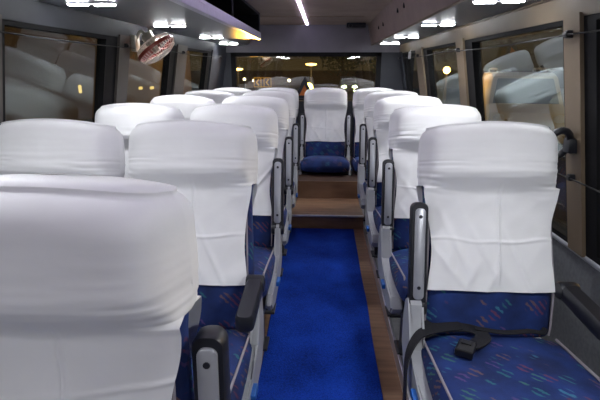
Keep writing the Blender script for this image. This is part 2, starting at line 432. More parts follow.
# ------------------------------------------------------------------ lights
LED_W = 3.4
def lamp(kind, name, loc, energy, col, **kw):
    l = bpy.data.lights.new(name, kind); l.energy = energy; l.color = col
    for k_, v_ in kw.items(): setattr(l, k_, v_)
    o = bpy.data.objects.new(name, l); COL.objects.link(o); o.location = loc
    return o
names_l = {1.9: 'nearest', 2.85: 'second', 3.9: 'third', 4.85: 'farthest'}
def light_unit(x, y, z, side, label):
    t = thing('ceiling_light', (x, y, z), label, 'light', 'pairs of white LED lights under the overhead racks')
    m = MB(); m.box((0, 0, -.003), (.19, .044, .006), None, .002); m.build('housing', M['white_pl'], t)
    for k in (-1, 1):
        m = MB(); m.box((k*.050, k*side*-.010, -.009), (.080, .015, .006), None, .002); m.build('led_bar', M['led'], t)
    a = lamp('AREA', 'led_light', (x, y, z-.016), LED_W*(1.45 if y < 1.5 else .95), (.95, .97, 1.0), shape='RECTANGLE', size=.18, size_y=.03, spread=R(150))
    a.rotation_euler = (R(8 if y < 1.5 else 0), R(-side*-18), 0)
for side, nm, x in ((-1, 'left', -.93), (1, 'right', .665)):
    for y in (-.5, .75, 1.9, 2.85, 3.9, 4.85):
        yy = y
        if y < 1.5: lab = 'white LED light pair under the %s rack ahead of the %s seats' % (nm, 'front' if y < 0 else 'nearest')
        else: lab = '%s white LED light pair along the underside of the %s' % (names_l[y], 'left luggage shelf' if side < 0 and y < 4.1 else ('left rear duct' if side < 0 else 'right locker'))
        light_unit(x-(.05 if side < 0 and y > 4 else 0), yy, ZR, side, lab)
m = MB(); m.box((-.185, 2.15, CEIL-.004), (.025, 6.1, .008), None, .002)
tag(m.build('ceiling_strip_light', M['led_violet']), 'long thin violet-white LED strip along the middle of the ceiling', 'light')
t = thing('roof_speaker', (.33, 5.05, CEIL), 'small black box hanging from the ceiling beside the right locker at the rear', 'speaker')
m = MB(); m.box((0, 0, -.03), (.2, .12, .05), None, .012); m.build('body', M['black'], t, True)
m = MB(); m.lathe([(.0, 0), (.02, 0), (.018, .012), (0, .016)], Matrix.Translation((-.06, -.06, -.035)) @ Matrix.Rotation(R(90), 4, 'X'), 16); m.build('lens', M['buckle'], t, True)

# ------------------------------------------------------------------ seats
REC = R(12.5)
DV = Vector((0, math.sin(REC), math.cos(REC))); NV = Vector((0, -math.cos(REC), math.sin(REC)))
PIV = Vector((0, .05, .40))
STOP = .686
def sstep(a, b, x):
    t = max(0, min(1, (x-a)/(b-a))); return t*t*(3-2*t)
def back_profile(s):
    """half width, front depth, back depth of the backrest at height s along it"""
    w = .219-.010*sstep(.1, .45, s)+.010*sstep(.43, .52, s)-.004*sstep(.54, .66, s)
    f = .060+.012*math.exp(-((s-.12)/.09)**2)-.018*sstep(.2, .42, s)
    f += .050*sstep(.445, .53, s)
    b = .050+.008*sstep(.42, .55, s)
    u = (s-.625)/(STOP-.625)
    if u > 0:
        u = min(u, 1); k = math.sqrt(max(0, 1-u*u))
        f *= .25+.75*k if u < 1 else .12; b *= .25+.75*k if u < 1 else .12
        w -= .030*(1-math.sqrt(max(0, 1-u**3)))
    u = (-.005-s)/.035
    if u > 0:
        k = math.sqrt(max(0.02, 1-min(1, u)**2)); f *= .3+.7*k; b *= .3+.7*k; w -= .02*(1-k)
    return w, f, b
def ring_xy(w, f, b, n, e=4.5, N=400, taper=0.):
    """evenly spaced closed outline: starts at mid back, goes round; returns (x, t, frontness)"""
    pts = []
    for i in range(N):
        a = -math.pi/2+2*math.pi*i/N
        c, s_ = math.cos(a), math.sin(a)
        x = w*math.copysign(abs(c)**(2/e), c)
        t = math.copysign(abs(s_)**(2/e), s_)*(f if s_ > 0 else b)
        if s_ > 0:
            u = t/f
            t += .014*(1-(x/w)**2); x *= 1-taper*u
        pts.append((x, t))
    L_ = [0]
    for i in range(N):
        p, q_ = pts[i], pts[(i+1) % N]; L_.append(L_[-1]+math.hypot(q_[0]-p[0], q_[1]-p[1]))
    out = []; j = 0
    for k in range(n):
        d = L_[-1]*k/n
        while L_[j+1] < d: j += 1
        u = (d-L_[j])/max(1e-9, L_[j+1]-L_[j]); p, q_ = pts[j % N], pts[(j+1) % N]
        out.append((p[0]+(q_[0]-p[0])*u, p[1]+(q_[1]-p[1])*u))
    return out
def hf(s): return sstep(.44, .53, s)
def back_pt(x, s, t):
    s -= .020*(x/.215)**2*sstep(.52, .70, s)
    return PIV+Vector((x, 0, 0))+DV*s+NV*t

def backrest_mesh(low):
    mb = MB(); rings = []
    S = [-.03, -.026, -.018, -.006]+[.01+.03*i for i in range(20)]+[.625+(STOP-.012-.625)*math.sin(math.pi/2*i/9) for i in range(1, 10)]
    for s in S:
        w, f, b = back_profile(s)
        rings.append([back_pt(x, s, t)-Vector((0, 0, low)) for x, t in ring_xy(w, f, b, 56, 4.5+2.5*hf(s), 400, .15*hf(s))])
    mb.loft(rings)
    return mb.mesh('backrest', True, 60)
def back_piping_mesh(low, sd):
    mb = MB()
    for sd in (sd,):
        pts = []
        for i in range(16):
            s = -.02+.03*i; w, f, b = back_profile(s)
            pts.append(back_pt(sd*(w-.012), s, f*.93+.002)-Vector((0, 0, low)))
        mb.tube(pts, .0035, 6)
    return mb.mesh('piping', True)

def cover_mesh(seed, low, hem=.135, crease_x=.02, crease_s=.30, tilt=0.):
    """cloth hood: closed cap round the headrest, flat flaps hanging down in front and behind, with folds"""
    rnd = random.Random(seed); bm = bmesh.new(); n = 260; OFF = .008
    sd3 = seed*7.3
    SC = .475
    folds = [(rnd.uniform(-.15, .15), rnd.uniform(.12, .3), rnd.uniform(-.9, .9), rnd.uniform(.010, .026), rnd.uniform(.003, .0065)) for _ in range(8)]
    gath = [(rnd.uniform(.50, .56), sg_, rnd.uniform(.0012, .0030)) for sg_ in (-1, 1, -1, 1, -1)]
    def wr(x, s, t):
        d = 0.
        # slack horizontal gathers near the sides just under the headrest, from the elastic
        side = sstep(.10, .2, abs(x))
        d += .0010*side*math.exp(-((s-.50)/.045)**2)*math.sin((s+.02*noise.noise((x*9, s*5, sd3)))*330)
        d += .0014*math.exp(-((s-.53)/.05)**2)*noise.noise((x*7, s*75, sd3))*1.6
        for (cs_, sg_, am_) in gath:
            d -= am_*math.exp(-((s-cs_-.003*noise.noise((x*14, cs_*50, sd3)))/.0035)**2)*sstep(.07, .15, x*sg_)
        if s < .50:
            k = sstep(.50, .42, s)
            d += k*.0055*noise.noise((x*9+s*5, s*9, sd3+4))
            d += k*.0030*noise.noise((x*22-s*14, s*16, sd3+9))
            d += k*.0070*math.exp(-((x-crease_x-.004*noise.noise((0, s*12, sd3)))/.0036)**2)*sstep(hem, .2, s)
            cs = crease_s+tilt*x+.016*noise.noise((x*9, 2, sd3))
            d += k*.0058*math.exp(-((s-cs)/.0042)**2)*(.45+.9*max(-.4, noise.noise((x*6, 8, sd3))))
            for (fx, fs, sl, wd, am) in folds:
                dd = (x-fx)+sl*(s-fs)
                d += k*am*math.exp(-(dd/wd)**2)*math.exp(-((s-fs)/.10)**2)
        return d
    # cap rows
    caps = [SC+(.625-SC)*i/40 for i in range(41)]+[.625+(STOP+.004-.625)*math.sin(math.pi/2*i/16) for i in range(1, 17)]
    rows = []
    front = []; back = []
    for j, s in enumerate(caps):
        ss = min(s, STOP-.003)
        w, f, b = back_profile(ss)
        pts = ring_xy(w+OFF, f+OFF, b+OFF, n, 4.5+2.5*hf(ss), 400, .15*hf(ss))
        row = []
        for i, (x, t) in enumerate(pts):
            d = wr(x, s, t)
            sg = 1 if t > 0 else -1
            cx = x*(1+d/(abs(x)+.06)*.6); ct = t+sg*d
            row.append(bm.verts.new(back_pt(cx, s, ct)-Vector((0, 0, low))))
            if j == 0:
                if t > f*.35: front.append(i)
                elif t < -b*.45: back.append(i)
        rows.append(row)
    for A, B in zip(rows, rows[1:]):
        for i in range(n): bm.faces.new((A[i], A[(i+1) % n], B[(i+1) % n], B[i]))
    bm.faces.new(rows[-1])
    # flaps
    base = ring_xy(back_profile(SC)[0]+OFF, back_profile(SC)[1]+OFF, back_profile(SC)[2]+OFF, n, 4.5+2.5*hf(SC), 400, .15*hf(SC))
    for idx, sg in ((front, 1), (back, -1)):
        if sg < 0:                                  # run is wrapped round index 0
            idx = [i for i in idx if i >= n//2]+[i for i in idx if i < n//2]
        prev = [rows[0][i] for i in idx]; x0 = [base[i][0] for i in idx]
        xm = max(abs(v) for v in x0)
        bot = hem if sg > 0 else .16
        K = 90
        for k in range(1, K+1):
            s = SC-(SC-bot)*k/K
            w, f, b = back_profile(s)
            nar = xm+(.195-xm)*sstep(0, 1, k/K*2.0) + .010*sstep(.6, 1, k/K)
            nar += .004*noise.noise((s*9, sd3, 0))
            row = []
            for v in x0:
                u = v/xm; x = u*nar+.004*noise.noise((s*7, 3, sd3))
                edge = abs(u)**6
                t = (f if sg > 0 else b)+OFF+(.014*(1-min(1, (x/w))**2) if sg > 0 else 0)
                tb = (back_profile(SC)[1] if sg > 0 else back_profile(SC)[2])+OFF
                t = max(t, t+(tb-t)*(1-sstep(0, .16, (SC-s)))*.5) if sg > 0 else t
                # follow the rounding of the pad at the very edge, and swing free near the hem
                t -= .006*edge
                t += wr(x, s, t)+.006*sstep(.25, 0, s-bot)*(.6+noise.noise((x*8, 1, sd3)))
                sag = .006*noise.noise((x*6, 7, sd3))*sstep(.1, 0, s-bot)
                row.append(bm.verts.new(back_pt(x, s+sag, sg*t)-Vector((0, 0, low))))
            for i in range(len(idx)-1): bm.faces.new((prev[i], prev[i+1], row[i+1], row[i]))
            prev = row
    bmesh.ops.recalc_face_normals(bm, faces=bm.faces)
    me = bpy.data.meshes.new('headrest_cover'); bm.to_mesh(me); bm.free()
    for p in me.polygons: p.use_smooth = True
    me.materials.append(M['cover'])
    return me

CW, CD = .236, .47
def cush_top(x, y):
    """height of the cushion's upper face"""
    k = max(0, min(1, -y/CD))
    return .402+.050*k+.012*(1-min(1, abs(x)/CW)**2)-.015*sstep(.90, 1.0, k)
def cushion_mesh(low):
    mb = MB(); rings = []
    for i in range(30):
        k = i/29
        y = -.03-(CD-.03)*k
        e = 1.0
        if k > .86: e = math.sqrt(max(.04, 1-((k-.86)/.14)**2))
        if k < .04: e = .8+5*k
        zc = .335+.052*k; hz = .066*(.35+.65*e); w = CW*(.93+.07*e)
        ring = []
        for a in range(48):
            an = 2*math.pi*a/48; c, s_ = math.cos(an), math.sin(an); ex = 2/4.2
            x = w*math.copysign(abs(c)**ex, c); z = hz*math.copysign(abs(s_)**ex, s_)
            if s_ > 0: z += .012*(1-(x/w)**2)*e + .005*noise.noise((x*9, y*9, 1))
            ring.append(Vector((x, y, zc+z-low-(.02*(1-e) if k > .86 else 0))))
        rings.append(ring)
    mb.loft(rings)
    return mb.mesh('cushion', True, 60)
def cush_piping_mesh(low, sd):
    mb = MB()
    for sd in (sd,):
        pts = []
        for i in range(20):
            k = i/19*.88; y = -.03-(CD-.03)*k
            pts.append((sd*(CW-.016), y, .335+.052*k+.066-.010-low))
        pts += [(sd*(CW-.018), -.432, .418-low), (sd*(CW-.022), -.452, .400-low), (sd*(CW-.024), -.463, .375-low), (sd*(CW-.026), -.462, .345-low)]
        mb.tube(smooth_path(pts, 2), .0042, 6)
    return mb.mesh('piping', True)
def frame_mesh(low):
    mb = MB()
    mb.box((0, -.21, .262-low), (.44, .43, .022), None, .004)
    for x in (-.19, .19): mb.box((x, -.21, .235-low), (.035, .43, .04), None, .004)
    mb.box((0, -.38, .235-low), (.40, .035, .035), None, .004); mb.box((0, -.04, .235-low), (.40, .035, .035), None, .004)
    return mb.mesh('base_frame', False)
def leg_mesh(low, x, y, z0):
    mb = MB(); mb.box((x, y, (.225+z0)/2-low), (.035, .05, .225-z0), None, .005); mb.box((x, y, z0+.006-low), (.07, .10, .012), None, .003)
    return mb.mesh('leg', False)
def side_panel_mesh(low, sd):
    poly = [(.035, .50), (.055, .42), (.05, .32), (-.02, .255), (-.30, .235), (-.41, .262), (-.44, .30), (-.40, .335), (-.22, .345), (-.09, .375), (-.045, .45), (-.03, .505), (0, .525)]
    mb = MB(); poly = [(a, b-low) for a, b in poly]
    x0, x1 = sorted((sd*(.220 if sd < 0 and low < .1 else .226), sd*(.270 if sd < 0 and low < .1 else .254))); mb.prism(poly, 'x', x0, x1)
    bmesh.ops.bevel(mb.bm, geom=[e for e in mb.bm.edges if abs(e.verts[0].co.x-e.verts[1].co.x) < 1e-5], offset=.007, segments=2, affect='EDGES')
    return mb.mesh('side_panel', True, 35)
def lever_mesh(low, sd):
    mb = MB(); mb.box((sd*(.274 if sd < 0 and low < .1 else .258), -.235, .312-low), (.022, .06, .022), None, .005); return mb.mesh('recline_lever', False)

AL = .335
def arm_meshes(low, sd, state):
    """armrest turning on the side pivot: a black pad round a grey insert with two screws"""
    if state == 'up': d, n = DV.copy(), NV.copy()                   # insert faces the front of the bus
    else:
        a = R(-3); d = Vector((0, -math.cos(a), math.sin(a))); n = Vector((0, -math.sin(a), -math.cos(a)))
    n = (n-d*n.dot(d)).normalized(); x = Vector((1, 0, 0))
    o = Vector((sd*.238, .0 if state == 'up' else -.025, .50 if state == 'up' else .555))-Vector((0, 0, low))
    L_ = AL if state == 'up' else .225
    def W(a, b, c): return o+x*a+d*b+n*c
    def rrect(w, l0, l1, r, c, k=5):
        pts = []
        for (cx, cy, a0) in ((w-r, l1-r, 0), (-w+r, l1-r, 90), (-w+r, l0+r, 180), (w-r, l0+r, 270)):
            for i in range(k+1):
                a = R(a0+90*i/k); pts.append(W(cx+r*math.cos(a), cy+r*math.sin(a), c))
        return pts
    pad = MB(); pad.loft([rrect(.021, -.01, L_-.004, .016, -.030), rrect(.027, -.015, L_, .02, -.020), rrect(.027, -.015, L_, .02, .014), rrect(.025, -.013, L_-.002, .019, .018)])
    plate = MB(); plate.loft([rrect(.017, .015, L_-.018, .014, .012), rrect(.017, .015, L_-.018, .014, .024), rrect(.014, .018, L_-.021, .012, .0265)])
    sc_ = []
    for b in (.055, L_-.045):
        s = MB(); s.loft([[W(.006*math.cos(i*math.pi/5), b+.006*math.sin(i*math.pi/5), c) for i in range(10)] for c in (.024, .0285)]); sc_.append(s.mesh('screw', False))
    hub = MB(); hub.lathe([(0, -.03), (.026, -.03), (.03, -.022), (.03, .022), (.026, .03), (0, .03)], Matrix.Translation(W(0, -.015, -.004)) @ Matrix.Rotation(R(90), 4, 'Y'), 18)
    return pad.mesh('armrest', True, 45), plate.mesh('armrest_plate', True, 45), sc_, hub.mesh('armrest_hinge', True, 45)

CACHE = {}
def cached(key, fn, mat):
    if key not in CACHE:
        me = fn()
        if not me.materials: me.materials.append(mat)
        CACHE[key] = me
    return CACHE[key]

def turn(o, piv, deg):
    """seats are set at slightly different recline angles"""
    piv = Vector(piv); rx = Matrix.Rotation(R(deg), 4, 'X'); o.rotation_euler = (R(deg), 0, 0); o.location = piv-(rx @ piv)

GROUPS = {'L': 'white-covered passenger seats left of the aisle', 'R': 'white-covered passenger seats right of the aisle', 'B': 'white-covered passenger seats across the rear'}
def make_seat(x, y, base, aisle, arms, cover, label, grp, rear=False, lean=0.):
    low = .295 if rear else .06
    k = 'r' if rear else 'f'
    t = thing('passenger_seat', (x, y, base), label, 'seat', GROUPS[grp])
    c = link('cushion', cached(k+'cu', lambda: cushion_mesh(low), M['fabric']), t)
    for sd in (-1, 1): link('piping', cached('%scp%d' % (k, sd), lambda: cush_piping_mesh(low, sd), M['piping']), c)
    b = link('backrest', cached(k+'ba', lambda: backrest_mesh(low), M['fabric']), t)
    for sd in (-1, 1): link('piping', cached('%sbp%d' % (k, sd), lambda: back_piping_mesh(low, sd), M['piping']), b)
    cv = [dict(seed=1), dict(seed=2, crease_x=-.03, crease_s=.33, tilt=.12), dict(seed=3, crease_x=.01, crease_s=.27, tilt=-.10), dict(seed=5, crease_x=.032, crease_s=.345, tilt=.16)][cover]
    link('headrest_cover', cached(k+'cv%d' % cover, lambda: cover_mesh(low=low, **cv), M['cover']), t)
    link('base_frame', cached(k+'fr', lambda: frame_mesh(low), M['steel']), t)
    for lx in (-.19, .19):
        for ly in (-.36, -.05):
            link('leg', cached('%slg%.2f%.2f' % (k, lx, ly), lambda: leg_mesh(low, lx, ly, low), M['dark_steel']), t)
    for sd in aisle:
        p = link('side_panel', cached('%ssp%d' % (k, sd), lambda: side_panel_mesh(low, sd), M['grey']), t)
        link('recline_lever', cached('%slv%d' % (k, sd), lambda: lever_mesh(low, sd), M['blue_tab']), p)
    for sd, state in arms:
        key = '%sarm%d%s' % (k, sd, state)
        if key not in CACHE:
            CACHE[key] = arm_meshes(low, sd, state)
            pm, pl, scs, hb = CACHE[key]
            pm.materials.append(M['black']); pl.materials.append(M['plate']); hb.materials.append(M['black'])
            for s in scs: s.materials.append(M['black'])
        pm, pl, scs, hb = CACHE[key]
        a = link('armrest', pm, t); link('armrest_plate', pl, a); link('armrest_hinge', hb, a)
        for s in scs: link('screw', s, a)
        if lean and state == 'up': turn(a, (0, 0, .50-low), min(lean, 8.5)); a.location += Vector((.012, .045, 0) if lean > 5 else (0, 0, 0))
    if lean:
        for o in t.children:
            if o.name.split('.')[0] in ('backrest', 'headrest_cover'): turn(o, (0, .05, .40-low), lean)
    return t

ROWS = [.63, 1.37, 2.11, 2.85, 3.59]
LA, LW, RX = -.456, -.944, .560
ordl = ['nearest seat left of the aisle, white cover cropped by the photo edge, armrest raised',
        'second seat left of the aisle, white cover, black armrest lowered over the cushion',
        'third seat left of the aisle, white cover, behind the lowered armrest seat',
        'fourth seat left of the aisle, white cover, raised armrest beside blue side',
        'fifth seat left of the aisle, white cover, just before the brown step']
for i, y in enumerate(ROWS):
    make_seat(-.432 if i == 0 else LA, .575 if i == 0 else y, .06, (1,), [(1, 'down' if i == 1 else 'up')], (3, 0, 1, 2, 0)[i], ordl[i], 'L', lean=(10, 0, -.6, .5, 0)[i])
ordw = ['window-side seat beside the nearest left aisle seat, white cover', 'window-side seat in second left row, white cover cropped at the photo edge',
        'window-side seat in third left row, white cover, below the wall fan', 'window-side seat in fourth left row, only its white cover top showing',
        'window-side seat in fifth left row, white cover, nearest the rear left corner']
for i, y in enumerate(ROWS):
    make_seat(LW, y, .06, (), [], (2, 1, 0, 3, 1)[i], ordw[i], 'L')
ordr = ['nearest seat on the right, white cover, black belt lying on its blue cushion', 'second seat on the right, white cover, behind the seat with the belt',
        'third seat on the right, white cover, raised armrest at the aisle', 'fourth seat on the right, white cover, beside the brown step']
rs = []
for i, y in enumerate(ROWS[1:]):
    rs.append(make_seat(RX, y, .06, (-1,), [(-1, 'up'), (1, 'down')], (0, 2, 1, 3)[i], ordr[i], 'R'))
for i, (x, lab) in enumerate(((-.962, 'rear row seat in the left corner, white cover, against the rear window'), (-.484, 'rear row seat between left corner and centre seats, white cover'),
                (.025, 'centre rear seat facing down the aisle, white cover, raised armrests both sides'), (.534, 'rear row seat right of the centre seat, white cover'))):
    make_seat(x, 4.64, .275, (-1, 1) if i == 2 else (), [(-1, 'up'), (1, 'up')] if i == 2 else [], (3, 0, 2, 1)[i], lab, 'B', True)

# seat belt of the nearest right seat
s0 = rs[0]; LOW = .06
def on(x, y, h=.006): return Vector((x, y, cush_top(x, y)+h-LOW))
b = MB()
A = smooth_path([Vector((-.236, .03, .43-LOW)), on(-.20, -.04, .022), on(-.115, -.045, .022), on(-.062, -.060, .020), on(-.045, -.098, .016), on(-.072, -.135, .014), on(-.105, -.158, .014)], 6)
b.ribbon(A, [Vector((0, 1, .1)) if k_ < 14 else Vector((min(1, (k_-13)*.09), 1-min(.75, (k_-13)*.06), 0)) for k_ in range(len(A))], .046, .002)
b.ribbon(smooth_path([on(-.06, -.062, .026), on(.031, -.069, .016), on(.12, -.050, .016), on(.165, -.040, .010), Vector((.195, .0, .415-LOW))], 6), Vector((0, 1, .15)), .018, .002)
b.ribbon(smooth_path([on(-.10, -.045, .026), on(-.19, -.060, .024), Vector((-.245, -.085, .425-LOW)), Vector((-.283, -.125, .37-LOW)), Vector((-.288, -.150, .27-LOW)), Vector((-.287, -.16, .14-LOW))], 6), Vector((0, 1, .1)), .040, .002)
bo = b.build('seat_belt', M['belt'], s0, True)
k = MB(); c = on(-.125, -.180, .018); k.box(c, (.052, .068, .024), Matrix.Rotation(R(-28), 4, 'Z'), .006)
k.box(c+Vector((.006, .012, .012)), (.030, .022, .008), Matrix.Rotation(R(-28), 4, 'Z'), .002)
k.build('buckle', M['buckle'], bo)

# ------------------------------------------------------------------ small cabin fittings
# wall fan on the left, tilted down into the cabin
fp = Vector((-.985, 2.74, 1.365))
t = thing('wall_fan', fp, 'small caged wall fan with red ring tilted down beside left window', 'fan')
ax = Vector((.56, .03, -.80)).normalized()
rot = ax.to_track_quat('Z', 'Y').to_matrix().to_4x4()
def ringpts(r, z, n=40): return [rot @ Vector((r*math.cos(2*math.pi*i/n), r*math.sin(2*math.pi*i/n), z)) for i in range(n)]
FR = .118
m = MB()
for i in range(36):
    a = 2*math.pi*i/36
    for sg in (1, -1):
        m.tube([rot @ Vector((r*math.cos(a), r*math.sin(a), sg*z)) for r, z in ((.022, .052), (.07, .048), (.105, .033), (FR, .008))], .0016, 5)
for r, z in ((.022, .052), (.07, .048), (.105, .033)):
    for sg in (1, -1): m.tube(ringpts(r, sg*z), .002, 5, True)
m.build('cage', M['cage'], t, True)
m = MB(); m.loft([[rot @ Vector((r*math.cos(2*math.pi*i/40), r*math.sin(2*math.pi*i/40), z)) for i in range(40)] for r, z in ((FR-.002, -.010), (FR+.003, -.009), (FR+.003, .009), (FR-.002, .010))], False, False)
m.build('cage_ring', M['red'], t, True)
for kx in range(3):
    m = MB(); a0 = kx*2*math.pi/3; rg = []
    for i in range(7):
        r = .02+.08*i/6; wd = .35+.25*math.sin(math.pi*i/6)
        rg.append([rot @ Vector((r*math.cos(a0+u*wd), r*math.sin(a0+u*wd), .014*u+tt)) for u, tt in ((-1, .001), (0, .002), (1, .001), (1, -.001), (0, -.001), (-1, -.001))])
    m.loft(rg); m.build('blade', M['red'], t, True)
m = MB(); m.lathe([(0, -.10), (.026, -.098), (.034, -.085), (.034, -.03), (.02, -.02), (.02, .02), (0, .024)], rot, 20); m.build('motor', M['chrome'], t, True)
m = MB(); m.lathe([(0, .05), (.022, .05), (.02, .058), (0, .06)], rot, 20); m.build('badge_cap', M['chrome'], t, True)
m = MB()
back = rot @ Vector((0, 0, -.09)); wallp = Vector((xw(-1, 1.42)+.02, 2.74, 1.405))-fp
m.tube(smooth_path([back, back*.6+wallp*.4+Vector((0, 0, .035)), wallp*.85+Vector((0, 0, .03)), wallp], 6), .010, 10)
m.tube(smooth_path([back+Vector((.03, .02, 0)), back*.7+wallp*.3+Vector((.03, .03, .05)), back+Vector((.05, -.03, .03))], 6), .007, 8)
m.box(wallp+Vector((.006, 0, -.012)), (.03, .07, .09), None, .006)
m.build('bracket', M['chrome'], t, True)

def wire(side, z, y0, y1, label):
    x0 = xw(side, z)-side*.040
    t = thing('curtain_wire', (x0, y0, z), label, 'curtain wire')
    m = MB(); m.tube([(0, (y1-y0)*i/20, -.012*math.sin(math.pi*(i/20*3 % 1))) for i in range(21)], .0030, 6); m.build('wire', M['wire'], t, True)
    ys = [(a+b_)/2 for a, b_ in PILL[side] if y0-.1 <= (a+b_)/2 <= y1+.1]
    for y in ys:
        m = MB(); m.box((side*.012, y-y0, 0), (.03, .022, .026), None, .005); m.tube([(0, y-y0-.012, 0), (0, y-y0+.012, 0)], .008, 8); m.build('wire_hook', M['black'], t, True)
wire(1, 1.365, -.27, 5.2, 'thin dark curtain wire across the top of the right windows')
wire(1, .86, -.27, 5.2, 'thin curtain wire across the lower part of the right windows')
wire(-1, 1.375, -.42, 5.0, 'thin dark curtain wire across the top of the left windows')

# black loop handle on the right pillar
hp = Vector((xw(1, .97)-.045, 1.69, .985))
t = thing('grab_handle', hp, 'black loop handle on the cream pillar beside nearest right seat', 'handle')
m = MB()
pts = [Vector((-.035-.040*math.cos(a)-.02*math.sin(a), -.03*math.sin(a), .05*math.sin(a)+.018*math.cos(a)*-1)) for a in [2*math.pi*i/28 for i in range(28)]]
m.tube(pts, .013, 10, True); m.build('loop', M['black'], t, True)
m = MB(); m.box((.018, 0, -.005), (.05, .05, .055), None, .01); m.build('mount', M['black'], t, True)
m = MB(); m.tube([(-.06, -.02, -.045), (-.075, -.03, -.075)], [.012, .006], 8); m.build('strap_end', M['black'], t, True)
# small white clip hanging at the rear right window
m = MB(); m.box((xw(1, 1.385)-.052, 4.55, 1.375), (.022, .03, .065), None, .006); m.tube([(xw(1, 1.385)-.052, 4.55, 1.405), (xw(1, 1.4)-.040, 4.55, 1.425)], .004, 6)
tag(m.build('curtain_clip', M['white_pl']), 'small white plastic clip hanging above rear right window', 'clip')

# dark triangular warning sign standing on the rear ledge
t = thing('warning_triangle', (-.215, 5.27, .93), 'dark upright triangle with orange centre standing before the rear window', 'warning triangle')
m = MB()
A = [(-.115, 0), (.115, 0), (.0, .235)]; B = [(-.062, .03), (.062, .03), (.0, .15)]
for i in range(3):
    j = (i+1) % 3
    m.hexa([(A[i][0], -.012, A[i][1]), (A[j][0], -.012, A[j][1]), (B[j][0], -.012, B[j][1]), (B[i][0], -.012, B[i][1]),
            (A[i][0], .012, A[i][1]), (A[j][0], .012, A[j][1]), (B[j][0], .012, B[j][1]), (B[i][0], .012, B[i][1])])
m.build('frame', M['black'], t)
m = MB(); m.prism(B, 'y', .0, .006); m.build('reflector', M['orange'], t)
m = MB(); m.box((0, 0, -.01), (.20, .10, .02), None, .004); m.build('foot', M['black'], t)
lg = MB(); lg.box((-.15, 5.27, .45), (1.9, .16, .90)); struct(lg.build('trim_11', M['wall_blue']))

# ------------------------------------------------------------------ night outside
GZ = -.70
g = MB(); g.box((0, 40, GZ-.05), (160, 160, .1)); struct(g.build('ground', M['asphalt']))
def lamp_post(x, y, z, label, mat, r, kind='flat'):
    t = thing('street_lamp', (x, y, GZ), label, 'street lamp'); h = z-GZ
    m = MB(); m.tube([(0, 0, 0), (0, 0, .15), (0, 0, .151), (0, 0, h)], [.09, .09, .05, .04], 10); m.build('pole', M['dark_steel'], t, True)
    m = MB()
    if kind == 'flat': m.lathe([(.06, h), (r*.9, h+.05), (r, h+.12), (0, h+.16)], None, 16)
    else: m.lathe([(r*math.sin(math.pi*i/12), h+r-r*math.cos(math.pi*i/12)) for i in range(13)], None, 18)
    m.build('lamp_head', M[mat], t, True)
    return t
lamp_post(-.80, 30, 1.45, 'flat-topped lamp post lit yellow beyond the middle of the rear window', 'lamp_glow', .36)
lamp_post(-5.55, 30, 1.15, 'flat-topped lamp post lit yellow at the left of the rear window', 'lamp_glow', .36)
lamp_post(3.62, 14, 1.12, 'round orange globe lamp seen through the right window near the rear', 'lamp_glow2', .10, 'globe')
def bulb_post(x, y, z, label, mat, r):
    t = thing('bollard_light', (x, y, GZ), label, 'light'); h = z-GZ
    m = MB(); m.tube([(0, 0, 0), (0, 0, h)], .06, 8); m.build('post', M['dark_steel'], t, True)
    m = MB(); m.lathe([(r*math.sin(math.pi*i/8), h-r*.3+r-r*math.cos(math.pi*i/8)) for i in range(9)], None, 12); m.build('lamp_head', M[mat], t, True)
bulb_post(-.95, 29.2, -.10, 'bright yellow ground light at the foot of the middle lamp post', 'lamp_spot', .30)
for x, y, z, w in ((-5.3, 31, .52, 'left of the chevron sign'), (-4.75, 31.5, .42, 'just left of the chevron sign'), (-2.3, 31, .45, 'between chevron sign and middle lamp post')):
    bulb_post(x, y, z, 'tiny white bulb light outside the rear window, '+w, 'bulb', .10)
# chevron sign
t = thing('chevron_sign', (-3.95, 30, GZ), 'dark road sign board with yellow left-pointing chevrons beyond the rear window', 'road sign')
m = MB(); m.box((0, 0, 1.12), (1.14, .05, .56)); m.build('board', M['sign_dark'], t)
m = MB()
for (a, b_, c_, d_) in ((-.57, .57, .82, .86), (-.57, .57, 1.38, 1.42), (-.57, -.53, .82, 1.42), (.53, .57, .82, 1.42), (-.12, -.08, .86, 1.38), (.08, .12, .86, 1.38)):
    m.box(((a+b_)/2, -.032, (c_+d_)/2), (b_-a, .012, d_-c_))
for x0 in (-.44, .20):
    for sg in (1, -1):
        m.hexa([(x0, -.04, 1.12), (x0+.09, -.04, 1.12), (x0+.25, -.04, 1.12+sg*.2), (x0+.16, -.04, 1.12+sg*.2), (x0, -.028, 1.12), (x0+.09, -.028, 1.12), (x0+.25, -.028, 1.12+sg*.2), (x0+.16, -.028, 1.12+sg*.2)])
m.build('chevron_marking', M['yellow'], t)
for x in (-.4, .4):
    m = MB(); m.tube([(x, .04, 0), (x, .04, 1.2)], .03, 8); m.build('post', M['dark_steel'], t, True)

